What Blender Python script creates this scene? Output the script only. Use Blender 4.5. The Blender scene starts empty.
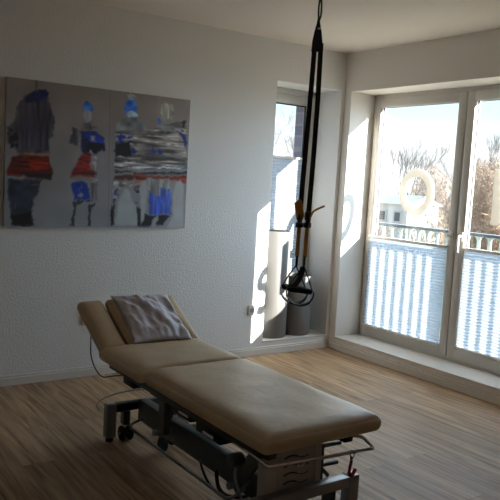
import bpy, bmesh, math, random
import numpy as np
from mathutils import Vector, Matrix, noise as mnoise

SC = bpy.context.scene
COL = SC.collection
rnd = random.Random(7)
SUN_E = 7.6
SKY_E = 0.40
FILL_E = 5.2
EXPO = 1.92


# ------------------------------------------------------------------ materials
def newmat(name):
    m = bpy.data.materials.new(name); m.use_nodes = True
    nt = m.node_tree; nt.nodes.clear()
    return m, nt, nt.nodes, nt.links

def pbr(name, col, rough=0.6, metal=0.0, spec=0.5, bump=0.0, bscale=60.0, vary=0.0, vscale=6.0, bdist=0.01, sheen=0.0, coat=0.0, stretch=(1, 1, 1)):
    m, nt, N, L = newmat(name)
    out = N.new('ShaderNodeOutputMaterial'); b = N.new('ShaderNodeBsdfPrincipled')
    L.new(b.outputs[0], out.inputs[0])
    b.inputs['Base Color'].default_value = (*col, 1); b.inputs['Roughness'].default_value = rough
    b.inputs['Metallic'].default_value = metal
    b.inputs['Specular IOR Level'].default_value = spec
    if sheen: b.inputs['Sheen Weight'].default_value = sheen
    if coat: b.inputs['Coat Weight'].default_value = coat
    tc = N.new('ShaderNodeTexCoord'); mp = N.new('ShaderNodeMapping'); L.new(tc.outputs['Object'], mp.inputs[0])
    mp.inputs['Scale'].default_value = stretch
    if vary:
        n = N.new('ShaderNodeTexNoise'); n.inputs['Scale'].default_value = vscale; n.inputs['Detail'].default_value = 4
        L.new(mp.outputs[0], n.inputs['Vector'])
        r = N.new('ShaderNodeMapRange'); r.inputs['To Min'].default_value = 1 - vary; r.inputs['To Max'].default_value = 1 + vary
        L.new(n.outputs['Fac'], r.inputs['Value'])
        mx = N.new('ShaderNodeMix'); mx.data_type = 'RGBA'; mx.blend_type = 'MULTIPLY'; mx.inputs['Factor'].default_value = 1
        mx.inputs['A'].default_value = (*col, 1); L.new(r.outputs[0], mx.inputs['B']); L.new(mx.outputs['Result'], b.inputs['Base Color'])
    if bump:
        n2 = N.new('ShaderNodeTexNoise'); n2.inputs['Scale'].default_value = bscale; n2.inputs['Detail'].default_value = 3
        L.new(mp.outputs[0], n2.inputs['Vector'])
        bp = N.new('ShaderNodeBump'); bp.inputs['Strength'].default_value = bump; bp.inputs['Distance'].default_value = bdist
        L.new(n2.outputs['Fac'], bp.inputs['Height']); L.new(bp.outputs[0], b.inputs['Normal'])
    return m

M = {}
M['wall'] = pbr('rough_wall_paint', (0.81, 0.79, 0.765), 0.9, spec=0.15, bump=0.6, bscale=70, bdist=0.006)
M['ceiling'] = pbr('ceiling_paint', (0.88, 0.79, 0.70), 0.95, spec=0.1, bump=0.1, bscale=90)
M['reveal'] = pbr('smooth_reveal_paint', (0.80, 0.755, 0.695), 0.8, spec=0.2)
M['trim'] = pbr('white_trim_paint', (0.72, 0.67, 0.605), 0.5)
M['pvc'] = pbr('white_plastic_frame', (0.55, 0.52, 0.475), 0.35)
M['rubber'] = pbr('black_rubber', (0.012, 0.012, 0.013), 0.6)
M['gasket'] = pbr('dark_gasket', (0.03, 0.03, 0.035), 0.6)
M['planter'] = pbr('grey_planter_skin', (0.15, 0.143, 0.132), 0.55, vary=0.12, vscale=5, stretch=(6, 6, 0.5), bump=0.06, bscale=40)
M['planter_inside'] = pbr('dark_planter_inside', (0.10, 0.10, 0.10), 0.8)
M['leather'] = pbr('tan_vinyl', (0.58, 0.44, 0.275), 0.42, spec=0.45, vary=0.14, vscale=9, bump=0.22, bscale=28, bdist=0.006)
M['pillow'] = pbr('mauve_satin', (0.62, 0.60, 0.67), 0.5, sheen=0.4, bump=0.25, bscale=18, bdist=0.01, vary=0.12, vscale=7)
M['frame_grey'] = pbr('grey_powder_coat', (0.30, 0.29, 0.29), 0.4, metal=0.3)
M['knob_grey'] = pbr('slate_knob_plastic', (0.12, 0.13, 0.145), 0.4)
M['frame_dark'] = pbr('dark_teal_powder_coat', (0.050, 0.066, 0.066), 0.45)
M['housing'] = pbr('warm_grey_housing', (0.44, 0.40, 0.36), 0.5)
M['chrome'] = pbr('chrome', (0.62, 0.62, 0.62), 0.22, metal=1.0)
M['steel'] = pbr('dull_steel', (0.36, 0.36, 0.36), 0.4, metal=0.9)
M['black'] = pbr('black_plastic', (0.012, 0.012, 0.014), 0.45)
M['label'] = pbr('white_sticker', (0.7, 0.72, 0.74), 0.5)
M['red'] = pbr('red_plastic', (0.36, 0.02, 0.016), 0.4)
M['webbing'] = pbr('black_webbing', (0.010, 0.010, 0.012), 0.75, bump=0.3, bscale=300)
M['orange_web'] = pbr('amber_webbing', (0.42, 0.19, 0.03), 0.7, bump=0.3, bscale=300)
M['foam'] = pbr('black_foam', (0.014, 0.014, 0.016), 0.85)
M['rail_dark'] = pbr('dark_rail_paint', (0.06, 0.065, 0.08), 0.5)
M['rail_pale'] = pbr('pale_green_grey_bars', (0.42, 0.50, 0.46), 0.5)
M['cable_dark'] = pbr('dark_cable', (0.03, 0.03, 0.032), 0.5)
M['cable_pale'] = pbr('pale_cable', (0.42, 0.40, 0.37), 0.5)
M['socket'] = pbr('ivory_socket', (0.66, 0.62, 0.55), 0.4)
M['bark'] = pbr('grey_brown_bark', (0.07, 0.06, 0.05), 0.9)
M['bark2'] = pbr('pale_bark', (0.13, 0.12, 0.115), 0.9)
M['twig'] = pbr('brown_twig', (0.27, 0.185, 0.12), 0.95, vary=0.5, vscale=1.5)
M['twig2'] = pbr('pale_blossom_twig', (0.30, 0.265, 0.21), 0.95, vary=0.2, vscale=1.5)
M['ground'] = pbr('winter_grass', (0.20, 0.165, 0.11), 0.95, vary=0.3, vscale=0.3)
M['render_wall'] = pbr('pale_house_render', (0.85, 0.82, 0.77), 0.9)
M['roof'] = pbr('grey_roof_tiles', (0.2, 0.2, 0.21), 0.9)
M['pane_dark'] = pbr('dark_house_pane', (0.10, 0.11, 0.13), 0.15)

def glass_mat():
    m, nt, N, L = newmat('clear_glass')
    out = N.new('ShaderNodeOutputMaterial'); t = N.new('ShaderNodeBsdfTransparent'); g = N.new('ShaderNodeBsdfGlossy')
    t.inputs[0].default_value = (0.97, 0.985, 0.98, 1); g.inputs['Roughness'].default_value = 0.02
    lw = N.new('ShaderNodeLayerWeight'); lw.inputs['Blend'].default_value = 0.5
    pw = N.new('ShaderNodeMath'); pw.operation = 'POWER'; L.new(lw.outputs['Facing'], pw.inputs[0]); pw.inputs[1].default_value = 5
    f = N.new('ShaderNodeMath'); f.operation = 'MULTIPLY_ADD'; L.new(pw.outputs[0], f.inputs[0]); f.inputs[1].default_value = .7; f.inputs[2].default_value = .025
    mx = N.new('ShaderNodeMixShader'); L.new(f.outputs[0], mx.inputs[0]); L.new(t.outputs[0], mx.inputs[1]); L.new(g.outputs[0], mx.inputs[2])
    L.new(mx.outputs[0], out.inputs[0]); return m
M['glass'] = glass_mat()

def blind_mat():
    m, nt, N, L = newmat('pleated_blind_fabric')
    out = N.new('ShaderNodeOutputMaterial'); d = N.new('ShaderNodeBsdfDiffuse'); t = N.new('ShaderNodeBsdfTranslucent')
    d.inputs[0].default_value = (0.50, 0.53, 0.58, 1); t.inputs[0].default_value = (0.43, 0.47, 0.53, 1)
    mx = N.new('ShaderNodeMixShader'); mx.inputs[0].default_value = 0.45
    L.new(d.outputs[0], mx.inputs[1]); L.new(t.outputs[0], mx.inputs[2]); L.new(mx.outputs[0], out.inputs[0]); return m
M['blind'] = blind_mat()
def letter_mat():
    m, nt, N, L = newmat('cream_letter_acrylic')
    out = N.new('ShaderNodeOutputMaterial'); d = N.new('ShaderNodeBsdfDiffuse'); t = N.new('ShaderNodeBsdfTranslucent')
    d.inputs[0].default_value = (0.82, 0.775, 0.715, 1); t.inputs[0].default_value = (0.68, 0.63, 0.57, 1)
    mx = N.new('ShaderNodeMixShader'); mx.inputs[0].default_value = 0.4
    L.new(d.outputs[0], mx.inputs[1]); L.new(t.outputs[0], mx.inputs[2]); L.new(mx.outputs[0], out.inputs[0]); return m
M['letter'] = letter_mat()

def floor_mat():
    m, nt, N, L = newmat('oak_laminate')
    out = N.new('ShaderNodeOutputMaterial'); b = N.new('ShaderNodeBsdfPrincipled'); L.new(b.outputs[0], out.inputs[0])
    tc = N.new('ShaderNodeTexCoord')
    mp = N.new('ShaderNodeMapping'); mp.inputs['Rotation'].default_value = (0, 0, math.pi/2); L.new(tc.outputs['Object'], mp.inputs[0])
    br = N.new('ShaderNodeTexBrick'); br.offset = 0.37; br.inputs['Scale'].default_value = 1.0
    br.inputs['Brick Width'].default_value = 1.28; br.inputs['Row Height'].default_value = 0.16
    br.inputs['Mortar Size'].default_value = 0.0012; br.inputs['Mortar Smooth'].default_value = 0.3; br.inputs['Bias'].default_value = 0
    br.inputs['Color1'].default_value = (0.30, 0.30, 0.30, 1); br.inputs['Color2'].default_value = (0.80, 0.80, 0.80, 1); br.inputs['Mortar'].default_value = (0, 0, 0, 1)
    L.new(mp.outputs[0], br.inputs['Vector'])
    mp2 = N.new('ShaderNodeMapping'); mp2.inputs['Scale'].default_value = (24, 1.3, 1); L.new(tc.outputs['Object'], mp2.inputs[0])
    addv = N.new('ShaderNodeVectorMath'); addv.operation = 'MULTIPLY_ADD'; L.new(br.outputs['Color'], addv.inputs[0]); addv.inputs[1].default_value = (7, 13, 5); L.new(mp2.outputs[0], addv.inputs[2])
    n = N.new('ShaderNodeTexNoise'); n.inputs['Scale'].default_value = 1.6; n.inputs['Detail'].default_value = 7; n.inputs['Roughness'].default_value = 0.62; n.inputs['Distortion'].default_value = 0.6
    L.new(addv.outputs[0], n.inputs['Vector'])
    cr = N.new('ShaderNodeValToRGB'); L.new(n.outputs['Fac'], cr.inputs[0])
    e = cr.color_ramp.elements; e[0].position = 0.33; e[0].color = (0.20, 0.112, 0.055, 1); e[1].position = 0.70; e[1].color = (0.56, 0.375, 0.212, 1)
    x = e.new(0.5); x.color = (0.40, 0.255, 0.142, 1)
    # knots
    vo = N.new('ShaderNodeTexVoronoi'); vo.inputs['Scale'].default_value = 1.0
    mp3 = N.new('ShaderNodeMapping'); mp3.inputs['Scale'].default_value = (2.6, 1.0, 1); L.new(tc.outputs['Object'], mp3.inputs[0]); L.new(mp3.outputs[0], vo.inputs['Vector'])
    kr = N.new('ShaderNodeMapRange'); kr.inputs['From Min'].default_value = 0.02; kr.inputs['From Max'].default_value = 0.10; kr.inputs['To Min'].default_value = 0.45; kr.inputs['To Max'].default_value = 1.0
    L.new(vo.outputs['Distance'], kr.inputs['Value'])
    pr = N.new('ShaderNodeMapRange'); pr.inputs['From Min'].default_value = 0.3; pr.inputs['From Max'].default_value = 0.8; pr.inputs['To Min'].default_value = 0.86; pr.inputs['To Max'].default_value = 1.12
    L.new(br.outputs['Color'], pr.inputs['Value'])
    m1 = N.new('ShaderNodeMath'); m1.operation = 'MULTIPLY'; L.new(kr.outputs[0], m1.inputs[0]); L.new(pr.outputs[0], m1.inputs[1])
    m2 = N.new('ShaderNodeMapRange'); m2.inputs['To Min'].default_value = 1.0; m2.inputs['To Max'].default_value = 0.45; L.new(br.outputs['Fac'], m2.inputs['Value'])
    m3 = N.new('ShaderNodeMath'); m3.operation = 'MULTIPLY'; L.new(m1.outputs[0], m3.inputs[0]); L.new(m2.outputs[0], m3.inputs[1])
    mx = N.new('ShaderNodeMix'); mx.data_type = 'RGBA'; mx.blend_type = 'MULTIPLY'; mx.inputs['Factor'].default_value = 1
    L.new(cr.outputs[0], mx.inputs['A']); L.new(m3.outputs[0], mx.inputs['B']); L.new(mx.outputs['Result'], b.inputs['Base Color'])
    b.inputs['Roughness'].default_value = 0.5; b.inputs['Specular IOR Level'].default_value = 0.25
    bp = N.new('ShaderNodeBump'); bp.inputs['Strength'].default_value = 0.25; bp.inputs['Distance'].default_value = 0.002
    L.new(m2.outputs[0], bp.inputs['Height']); L.new(bp.outputs[0], b.inputs['Normal'])
    return m
M['floor'] = floor_mat()

def brick_mat():
    m, nt, N, L = newmat('purple_grey_brick')
    out = N.new('ShaderNodeOutputMaterial'); b = N.new('ShaderNodeBsdfPrincipled'); L.new(b.outputs[0], out.inputs[0])
    tc = N.new('ShaderNodeTexCoord'); mp = N.new('ShaderNodeMapping'); L.new(tc.outputs['Object'], mp.inputs[0]); mp.inputs['Rotation'].default_value = (math.pi/2, 0, 0.6)
    br = N.new('ShaderNodeTexBrick'); br.inputs['Scale'].default_value = 1; br.inputs['Brick Width'].default_value = 0.24; br.inputs['Row Height'].default_value = 0.083; br.inputs['Mortar Size'].default_value = 0.008
    br.inputs['Color1'].default_value = (0.22, 0.19, 0.25, 1); br.inputs['Color2'].default_value = (0.28, 0.24, 0.30, 1); br.inputs['Mortar'].default_value = (0.33, 0.31, 0.33, 1)
    L.new(mp.outputs[0], br.inputs['Vector']); L.new(br.outputs['Color'], b.inputs['Base Color']); b.inputs['Roughness'].default_value = 0.9
    return m
M['brick'] = brick_mat()

def attr_mat(name, attr, rough, coat):
    m, nt, N, L = newmat(name)
    out = N.new('ShaderNodeOutputMaterial'); b = N.new('ShaderNodeBsdfPrincipled'); L.new(b.outputs[0], out.inputs[0])
    a = N.new('ShaderNodeVertexColor'); a.layer_name = attr; L.new(a.outputs['Color'], b.inputs['Base Color'])
    b.inputs['Roughness'].default_value = rough; b.inputs['Coat Weight'].default_value = coat; b.inputs['Coat Roughness'].default_value = 0.15
    return m
M['paint'] = attr_mat('painted_canvas', 'paint', 0.55, 0.15)
M['canvas_edge'] = pbr('canvas_edge', (0.40, 0.39, 0.38), 0.8)

# ------------------------------------------------------------------ mesh helpers
def link(name, me, mat=None, parent=None, smooth=False, angle=None):
    o = bpy.data.objects.new(name, me); COL.objects.link(o)
    if mat is not None and not me.materials: me.materials.append(mat)
    if smooth:
        me.polygons.foreach_set('use_smooth', [True] * len(me.polygons))
        if angle is not None: me.set_sharp_from_angle(angle=math.radians(angle))
    if parent is not None:
        o.parent = parent
        o.matrix_parent_inverse = Matrix.Identity(4)
        o.location = -Vector(parent.location) if False else (0, 0, 0)
    return o

def obj(name, bm, mat, parent=None, smooth=False, angle=None, world=True):
    """bm is in world coordinates unless world=False; re-based to the parent's origin."""
    if parent is not None and world:
        off = Vector(parent.location); p = parent.parent
        while p is not None: off += Vector(p.location); p = p.parent
        bmesh.ops.translate(bm, verts=bm.verts, vec=-off)
    bmesh.ops.recalc_face_normals(bm, faces=bm.faces)
    me = bpy.data.meshes.new(name); bm.to_mesh(me); bm.free()
    return link(name, me, mat, parent, smooth, angle)

def tag(o, label=None, cat=None, group=None, kind=None):
    if label: o['label'] = label
    if cat: o['category'] = cat
    if group: o['group'] = group
    if kind: o['kind'] = kind
    return o

def thing(name, label, cat, loc, group=None):
    o = bpy.data.objects.new(name, None); COL.objects.link(o); o.location = loc; o.empty_display_size = 0.1
    return tag(o, label, cat, group)

def struct_empty(name, loc):
    o = bpy.data.objects.new(name, None); COL.objects.link(o); o.location = loc; o['kind'] = 'structure'; return o

def struct(name, bm, mat, parent=None, **k):
    o = obj(name, bm, mat, parent, **k)
    if parent is None: o['kind'] = 'structure'
    return o

def dup(o, parent=None):
    c = o.copy(); COL.objects.link(c)
    if parent is not None: c.parent = parent
    for ch in [x for x in o.children]: dup(ch, c)
    return c

def BM(): return bmesh.new()

def box(bm, a, b, bev=0.0, seg=2, rot=None, about=None):
    a = Vector(a); b = Vector(b); c = (a + b) / 2; s = b - a
    r = bmesh.ops.create_cube(bm, size=1.0); vs = r['verts']
    for v in vs: v.co = Vector((v.co.x * s.x, v.co.y * s.y, v.co.z * s.z)) + c
    if bev > 0:
        es = list({e for v in vs for e in v.link_edges})
        rr = bmesh.ops.bevel(bm, geom=es, offset=bev, segments=seg, profile=0.5, affect='EDGES', clamp_overlap=True)
        vs = list({v for f in rr['faces'] for v in f.verts} | {v for v in vs if v.is_valid})
    if rot is not None:
        bmesh.ops.rotate(bm, verts=vs, cent=about or c, matrix=rot)
    return vs

def tube(bm, pts, r, seg=10, closed=False, cap=True, flat=None):
    """sweep a circle (or a flat strap: flat=(half width, half thickness, width dir)) along pts"""
    P = [Vector(p) for p in pts]; n = len(P); rings = []
    up = None
    for i in range(n):
        if closed: t = (P[(i + 1) % n] - P[i - 1])
        else: t = P[min(i + 1, n - 1)] - P[max(i - 1, 0)]
        t.normalize()
        if flat:
            u = Vector(flat[2]); u = (u - t * u.dot(t)).normalized(); w = t.cross(u)
            ring = [P[i] + u * a * flat[0] + w * b * flat[1] for a, b in ((-1, -1), (1, -1), (1, 1), (-1, 1))]
        else:
            if up is None:
                up = Vector((0, 0, 1)) if abs(t.z) < 0.9 else Vector((1, 0, 0))
            u = (up - t * up.dot(t)).normalized(); up = u; w = t.cross(u)
            rr = r[i] if isinstance(r, (list, tuple)) else r
            ring = [P[i] + (u * math.cos(a) + w * math.sin(a)) * rr for a in [2 * math.pi * k / seg for k in range(seg)]]
        rings.append([bm.verts.new(p) for p in ring])
    m = len(rings[0])
    for i in range(n if closed else n - 1):
        A, B = rings[i], rings[(i + 1) % n]
        for k in range(m): bm.faces.new((A[k], A[(k + 1) % m], B[(k + 1) % m], B[k]))
    if cap and not closed:
        bm.faces.new(rings[0][::-1]); bm.faces.new(rings[-1])

def smooth_path(pts, n=8):
    P = [Vector(p) for p in pts]; out = []
    for i in range(len(P) - 1):
        p0 = P[max(i - 1, 0)]; p1 = P[i]; p2 = P[i + 1]; p3 = P[min(i + 2, len(P) - 1)]
        for k in range(n):
            t = k / n
            out.append(0.5 * ((2 * p1) + (p2 - p0) * t + (2 * p0 - 5 * p1 + 4 * p2 - p3) * t * t + (3 * p1 - p0 - 3 * p2 + p3) * t ** 3))
    out.append(P[-1]); return out

def round_corners(pts, r=0.02, n=5):
    P = [Vector(p) for p in pts]; out = [P[0]]
    for i in range(1, len(P) - 1):
        a = (P[i - 1] - P[i]); b = (P[i + 1] - P[i]); d = min(r, a.length * .45, b.length * .45)
        A = P[i] + a.normalized() * d; B = P[i] + b.normalized() * d
        for k in range(n + 1):
            t = k / n; out.append(A * (1 - t) ** 2 + P[i] * 2 * t * (1 - t) + B * t * t)
    out.append(P[-1]); return out

def lathe(bm, prof, c, axis='Z', seg=40):
    c = Vector(c); rings = []
    for r, h in prof:
        ring = []
        for k in range(seg):
            a = 2 * math.pi * k / seg
            if axis == 'Z': p = Vector((r * math.cos(a), r * math.sin(a), h))
            elif axis == 'X': p = Vector((h, r * math.cos(a), r * math.sin(a)))
            else: p = Vector((r * math.cos(a), h, r * math.sin(a)))
            ring.append(bm.verts.new(c + p))
        rings.append(ring)
    for A, B in zip(rings, rings[1:]):
        for k in range(seg): bm.faces.new((A[k], A[(k + 1) % seg], B[(k + 1) % seg], B[k]))
    if prof[0][0] > 1e-6: bm.faces.new(rings[0][::-1])
    if prof[-1][0] > 1e-6: bm.faces.new(rings[-1])
    bmesh.ops.remove_doubles(bm, verts=bm.verts, dist=1e-6)

def cushion(bm, a, b, r=0.03, crown=0.008, nx=24, ny=34, nz=6, wob=0.0, seed=0, ends=(True, True)):
    """soft upholstered pad between corners a and b: rounded-box surface with a slight crown"""
    a = Vector(a); b = Vector(b); c = (a + b) / 2; h = (b - a) / 2
    def face_grid(f, n, m):
        g = [[f(i / n * 2 - 1, j / m * 2 - 1) for j in range(m + 1)] for i in range(n + 1)]
        return g
    def shape(p):
        q = Vector((p[0] * h.x, p[1] * h.y, p[2] * h.z))
        inner = Vector((max(h.x - r, 0), max(h.y - r, 0), max(h.z - r, 0)))
        cl = Vector((max(-inner.x, min(inner.x, q.x)), max(-inner.y, min(inner.y, q.y)), max(-inner.z, min(inner.z, q.z))))
        d = q - cl
        if d.length > 1e-9: q = cl + d.normalized() * r
        k = (1 - p[0] ** 4) * (1 - p[1] ** 4)
        q.z += math.copysign(crown * k, p[2]) if abs(p[2]) > .6 else 0
        de = max(0.0, min(h.x - abs(q.x), h.y + q.y if ends[0] else 9, h.y - q.y if ends[1] else 9))
        if p[2] > 0: q.z -= .016 * p[2] * (1 - min(de / .09, 1.0)) ** 2
        if wob:
            q.z += wob * mnoise.noise(Vector((q.x * 9 + seed, q.y * 7, seed))) * (1 if p[2] > 0 else 0)
        return c + q
    def ramp(n):  # denser near the ends
        out = []
        for i in range(n + 1):
            t = i / n * 2 - 1
            out.append(math.copysign(1 - (1 - abs(t)) ** 1.7, t))
        return out
    X_, Y_, Z_ = ramp(nx), ramp(ny), ramp(nz)
    cache = {}
    def V(i, j, k):
        key = (i, j, k)
        if key not in cache: cache[key] = bm.verts.new(shape((X_[i], Y_[j], Z_[k])))
        return cache[key]
    vs0 = len(bm.verts)
    for k in (0, nz):
        for i in range(nx):
            for j in range(ny):
                q = [V(i, j, k), V(i + 1, j, k), V(i + 1, j + 1, k), V(i, j + 1, k)]
                bm.faces.new(q if k else q[::-1])
    for j in (0, ny):
        for i in range(nx):
            for k in range(nz):
                q = [V(i, j, k), V(i + 1, j, k), V(i + 1, j, k + 1), V(i, j, k + 1)]
                bm.faces.new(q[::-1] if j else q)
    for i in (0, nx):
        for j in range(ny):
            for k in range(nz):
                q = [V(i, j, k), V(i, j + 1, k), V(i, j + 1, k + 1), V(i, j, k + 1)]
                bm.faces.new(q if i else q[::-1])
    return list(cache.values())

def extrude_outline(bm, pts2, plane, d0, d1):
    """closed outline in 2-D, extruded along an axis. plane 'YZ': extrude in X"""
    def p3(p, d):
        return {'YZ': (d, p[0], p[1]), 'XZ': (p[0], d, p[1]), 'XY': (p[0], p[1], d)}[plane]
    A = [bm.verts.new(p3(p, d0)) for p in pts2]; B = [bm.verts.new(p3(p, d1)) for p in pts2]
    n = len(pts2)
    for i in range(n): bm.faces.new((A[i], A[(i + 1) % n], B[(i + 1) % n], B[i]))
    bm.faces.new(A[::-1]); bm.faces.new(B)

def ribbon2d(bm, pts, w, plane, d0, d1):
    """thick stroke along a 2-D path (letters)"""
    n = len(pts); L_, R_ = [], []
    for i in range(n):
        a = Vector(pts[max(i - 1, 0)]); b = Vector(pts[min(i + 1, n - 1)]); t = (b - a).normalized(); nn = Vector((-t.y, t.x))
        p = Vector(pts[i]); L_.append(p + nn * w / 2); R_.append(p - nn * w / 2)
    for i in range(n - 1):
        extrude_outline(bm, [L_[i], L_[i + 1], R_[i + 1], R_[i]], plane, d0, d1)
    bmesh.ops.remove_doubles(bm, verts=bm.verts, dist=1e-5)

# ------------------------------------------------------------------ the room (corner of back wall and right wall at the origin)
H = 2.5; XL, YB = -6.4, -6.6
D = 0.2625                       # depth of the balcony-door reveal
YR, HL, HP = -0.082, 2.184, 0.109  # door opening: left side, head, plinth
YE = -2.002                       # door opening, right side
NL, NR, NT, NB = -0.7154, -0.036, 2.1935, 0.1116   # niche in the back wall
ND = 0.31
TH = 0.36

bm = BM(); box(bm, (XL - .3, YB - .3, -0.15), (TH, 0.55, 0)); struct('floor', bm, M['floor'])
bm = BM(); box(bm, (XL - .3, YB - .3, H), (TH, 0.55, H + .2)); struct('ceiling', bm, M['ceiling'])
# back wall with its niche
bm = BM()
box(bm, (XL, 0, 0), (NL, ND + .04, H)); box(bm, (NR, 0, 0), (0, ND + .04, H))
box(bm, (NL, 0, NT), (NR, ND + .04, H)); box(bm, (NL, 0, 0), (NR, ND + .04, NB))
struct('wall_back', bm, M['wall'])
bm = BM()
WX0, WX1, WZ0, WZ1 = -0.66, -0.14, 0.16, 2.085
box(bm, (XL, ND + .04, -1), (WX0, .47, H + .2)); box(bm, (WX1, ND + .04, -1), (TH + .02, .47, H + .2))
box(bm, (WX0, ND + .04, WZ1), (WX1, .47, H + .2)); box(bm, (WX0, ND + .04, -1), (WX1, .47, WZ0))
struct('wall_back_outside', bm, M['brick'])
# right wall with the balcony door opening
bm = BM()
box(bm, (0, YR, 0), (TH, ND + .04, H)); box(bm, (0, YB, 0), (TH, YE, H))
box(bm, (0, YE, HL), (TH, YR, H)); box(bm, (0, YE, 0), (TH, YR, HP))
struct('wall_right', bm, M['reveal'])
bm = BM(); box(bm, (XL - .2, YB - .2, 0), (XL, .2, H)); struct('wall_left', bm, M['wall'])
bm = BM(); box(bm, (XL - .2, YB - .2, 0), (TH, YB, H)); struct('wall_front', bm, M['wall'])

# skirting boards: lower board and rounded top lip
def skirting(name, a, b, axis):
    bm = BM()
    if axis == 'x':
        box(bm, (a, -0.020, 0), (b, 0, 0.052), .002); box(bm, (a, -0.013, 0.050), (b, 0, 0.066), .004)
    else:
        box(bm, (-0.020, a, 0), (0, b, 0.052), .002); box(bm, (-0.013, a, 0.050), (0, b, 0.066), .004)
    return struct(name, bm, M['trim'])
skirting('baseboard_back', XL, 0, 'x'); skirting('baseboard_right', YB, -0.012, 'y')
bm = BM(); box(bm, (XL, YB, 0), (XL + .016, 0, .06), .003); struct('baseboard_left', bm, M['trim'])
# sill boards of door plinth and niche
bm = BM(); box(bm, (-0.013, YE, HP - .014), (D + .02, YR, HP + .001), .003); struct('trim_1', bm, M['trim'])
bm = BM(); box(bm, (NL, -0.008, NB - .012), (NR, ND, NB + .001), .003); struct('trim_2', bm, M['trim'])

# ------------------------------------------------------------------ balcony doors
FX0, FX1 = D, D + .068
def rect_frame(bm, y0, y1, z0, z1, w, x0, x1, bev=.006, wb=None, axis='x'):
    wb = wb or w
    def bx(a, b):
        if axis == 'x': box(bm, (x0, a[0], a[1]), (x1, b[0], b[1]), bev)
        else: box(bm, (a[0], x0, a[1]), (b[0], x1, b[1]), bev)
    bx((y0, z0), (y0 + w, z1)); bx((y1 - w, z0), (y1, z1))
    bx((y0 + w - bev, z1 - w), (y1 - w + bev, z1)); bx((y0 + w - bev, z0), (y1 - w + bev, z0 + wb))
# fixed outer frame
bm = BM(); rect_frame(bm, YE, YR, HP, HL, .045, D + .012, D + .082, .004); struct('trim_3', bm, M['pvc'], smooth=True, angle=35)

def balcony_door(name, y_in, y_out, handle_y, small):
    # y_in: left edge seen from the room (greater y); leaf with glass, gasket and handle
    root = struct_empty(name, (D, (y_in + y_out) / 2, 0.14))
    z0, z1 = .135, 2.152; w = .072
    bm = BM(); rect_frame(bm, y_out, y_in, z0, z1, w, FX0, FX1, .007, wb=.078)
    # stepped glazing bead
    rect_frame(bm, y_out + w - .006, y_in - w + .006, z0 + w, z1 - w + .006, .010, FX0 + .008, FX0 + .03, .002)
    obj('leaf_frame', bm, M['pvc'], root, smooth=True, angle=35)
    bm = BM(); rect_frame(bm, y_out + w, y_in - w, z0 + .078, z1 - w, .006, FX0 + .034, FX0 + .046, 0)
    obj('gasket', bm, M['gasket'], root)
    bm = BM(); box(bm, (FX0 + .036, y_out + w - .004, z0 + w), (FX0 + .042, y_in - w + .004, z1 - w + .004)); obj('pane', bm, M['glass'], root)
    bm = BM()
    if small:
        box(bm, (FX0 - .012, handle_y - .013, 1.045), (FX0, handle_y + .013, 1.10), .004)
        lathe(bm, [(0.0, -.045), (.014, -.043), (.017, -.035), (.014, -.025), (.008, -.012), (.008, 0)], (FX0 - .005, handle_y, 1.074), 'X', 16)
    else:
        box(bm, (FX0 - .010, handle_y - .014, 1.035), (FX0, handle_y + .014, 1.105), .004)
        tube(bm, round_corners([(FX0 - .004, handle_y, 1.075), (FX0 - .045, handle_y, 1.075), (FX0 - .045, handle_y - .006, .955)], .02), .009, 10)
    obj('door_handle', bm, M['trim'], root, smooth=True, angle=40)
    return root
balcony_door('door_1', -0.104, -1.0515, -1.018, True)
balcony_door('door_2', -1.0585, -1.975, -1.112, False)
# dark rebate between the leaves
bm = BM(); box(bm, (D + .02, -1.062, .12), (D + .06, -1.049, 2.16)); struct('trim_4', bm, M['gasket'])

# ------------------------------------------------------------------ pleated blinds
def pleated(name, label, p0, p1, z0, z1, axis, dpt, pitch=.024, amp=.0032, tassel=False):
    """blind between p0 and p1 along an axis, at depth dpt"""
    c = (p0 + p1) / 2
    root = thing(name, label, 'blind', (dpt, c, z0) if axis == 'y' else (c, dpt, z0))
    bm = BM(); n = int(round((z1 - z0 - .03) / pitch)) * 2; prev = None
    zs = [z0 + .014 + (z1 - z0 - .03) * i / n for i in range(n + 1)]
    m = 24
    for i, z in enumerate(zs):
        d = dpt + (amp if i % 2 else -amp); row = []
        for k in range(m + 1):
            q = p0 + (p1 - p0) * k / m
            row.append(bm.verts.new((d, q, z) if axis == 'y' else (q, d, z)))
        if prev:
            for k in range(m): bm.faces.new((prev[k], prev[k + 1], row[k + 1], row[k]))
        prev = row
    o = obj('pleated_fabric', bm, M['blind'], root)
    for nm, za, zb in (('top_rail', z1 - .022, z1), ('bottom_rail', z0, z0 + .018)):
        bm = BM()
        if axis == 'y': box(bm, (dpt - .012, p0 - .003, za), (dpt + .008, p1 + .003, zb), .004)
        else: box(bm, (p0 - .003, dpt - .012, za), (p1 + .003, dpt + .012, zb), .004)
        r_ = obj(nm, bm, M['trim'], root, smooth=True, angle=40)
    bm = BM(); cc = c
    p = (dpt - .018, cc, z0 + .008) if axis == 'y' else (cc, dpt - .018, z0 + .008)
    lathe(bm, [(0, -.012), (.009, -.010), (.011, 0), (.006, .012)], p, 'X' if axis == 'y' else 'Y', 12)
    obj('pull_knob', bm, M['trim'], root, smooth=True)
    return root
pleated('pleated_blind', 'white pleated blind covering lower half of the balcony door nearest the room corner', -0.986, -0.150, .205, .992, 'y', D - .009)
pleated('pleated_blind', 'white pleated blind on the balcony door with white lever handle at the right picture edge', -1.896, -1.139, .217, .992, 'y', D + .016)

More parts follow.
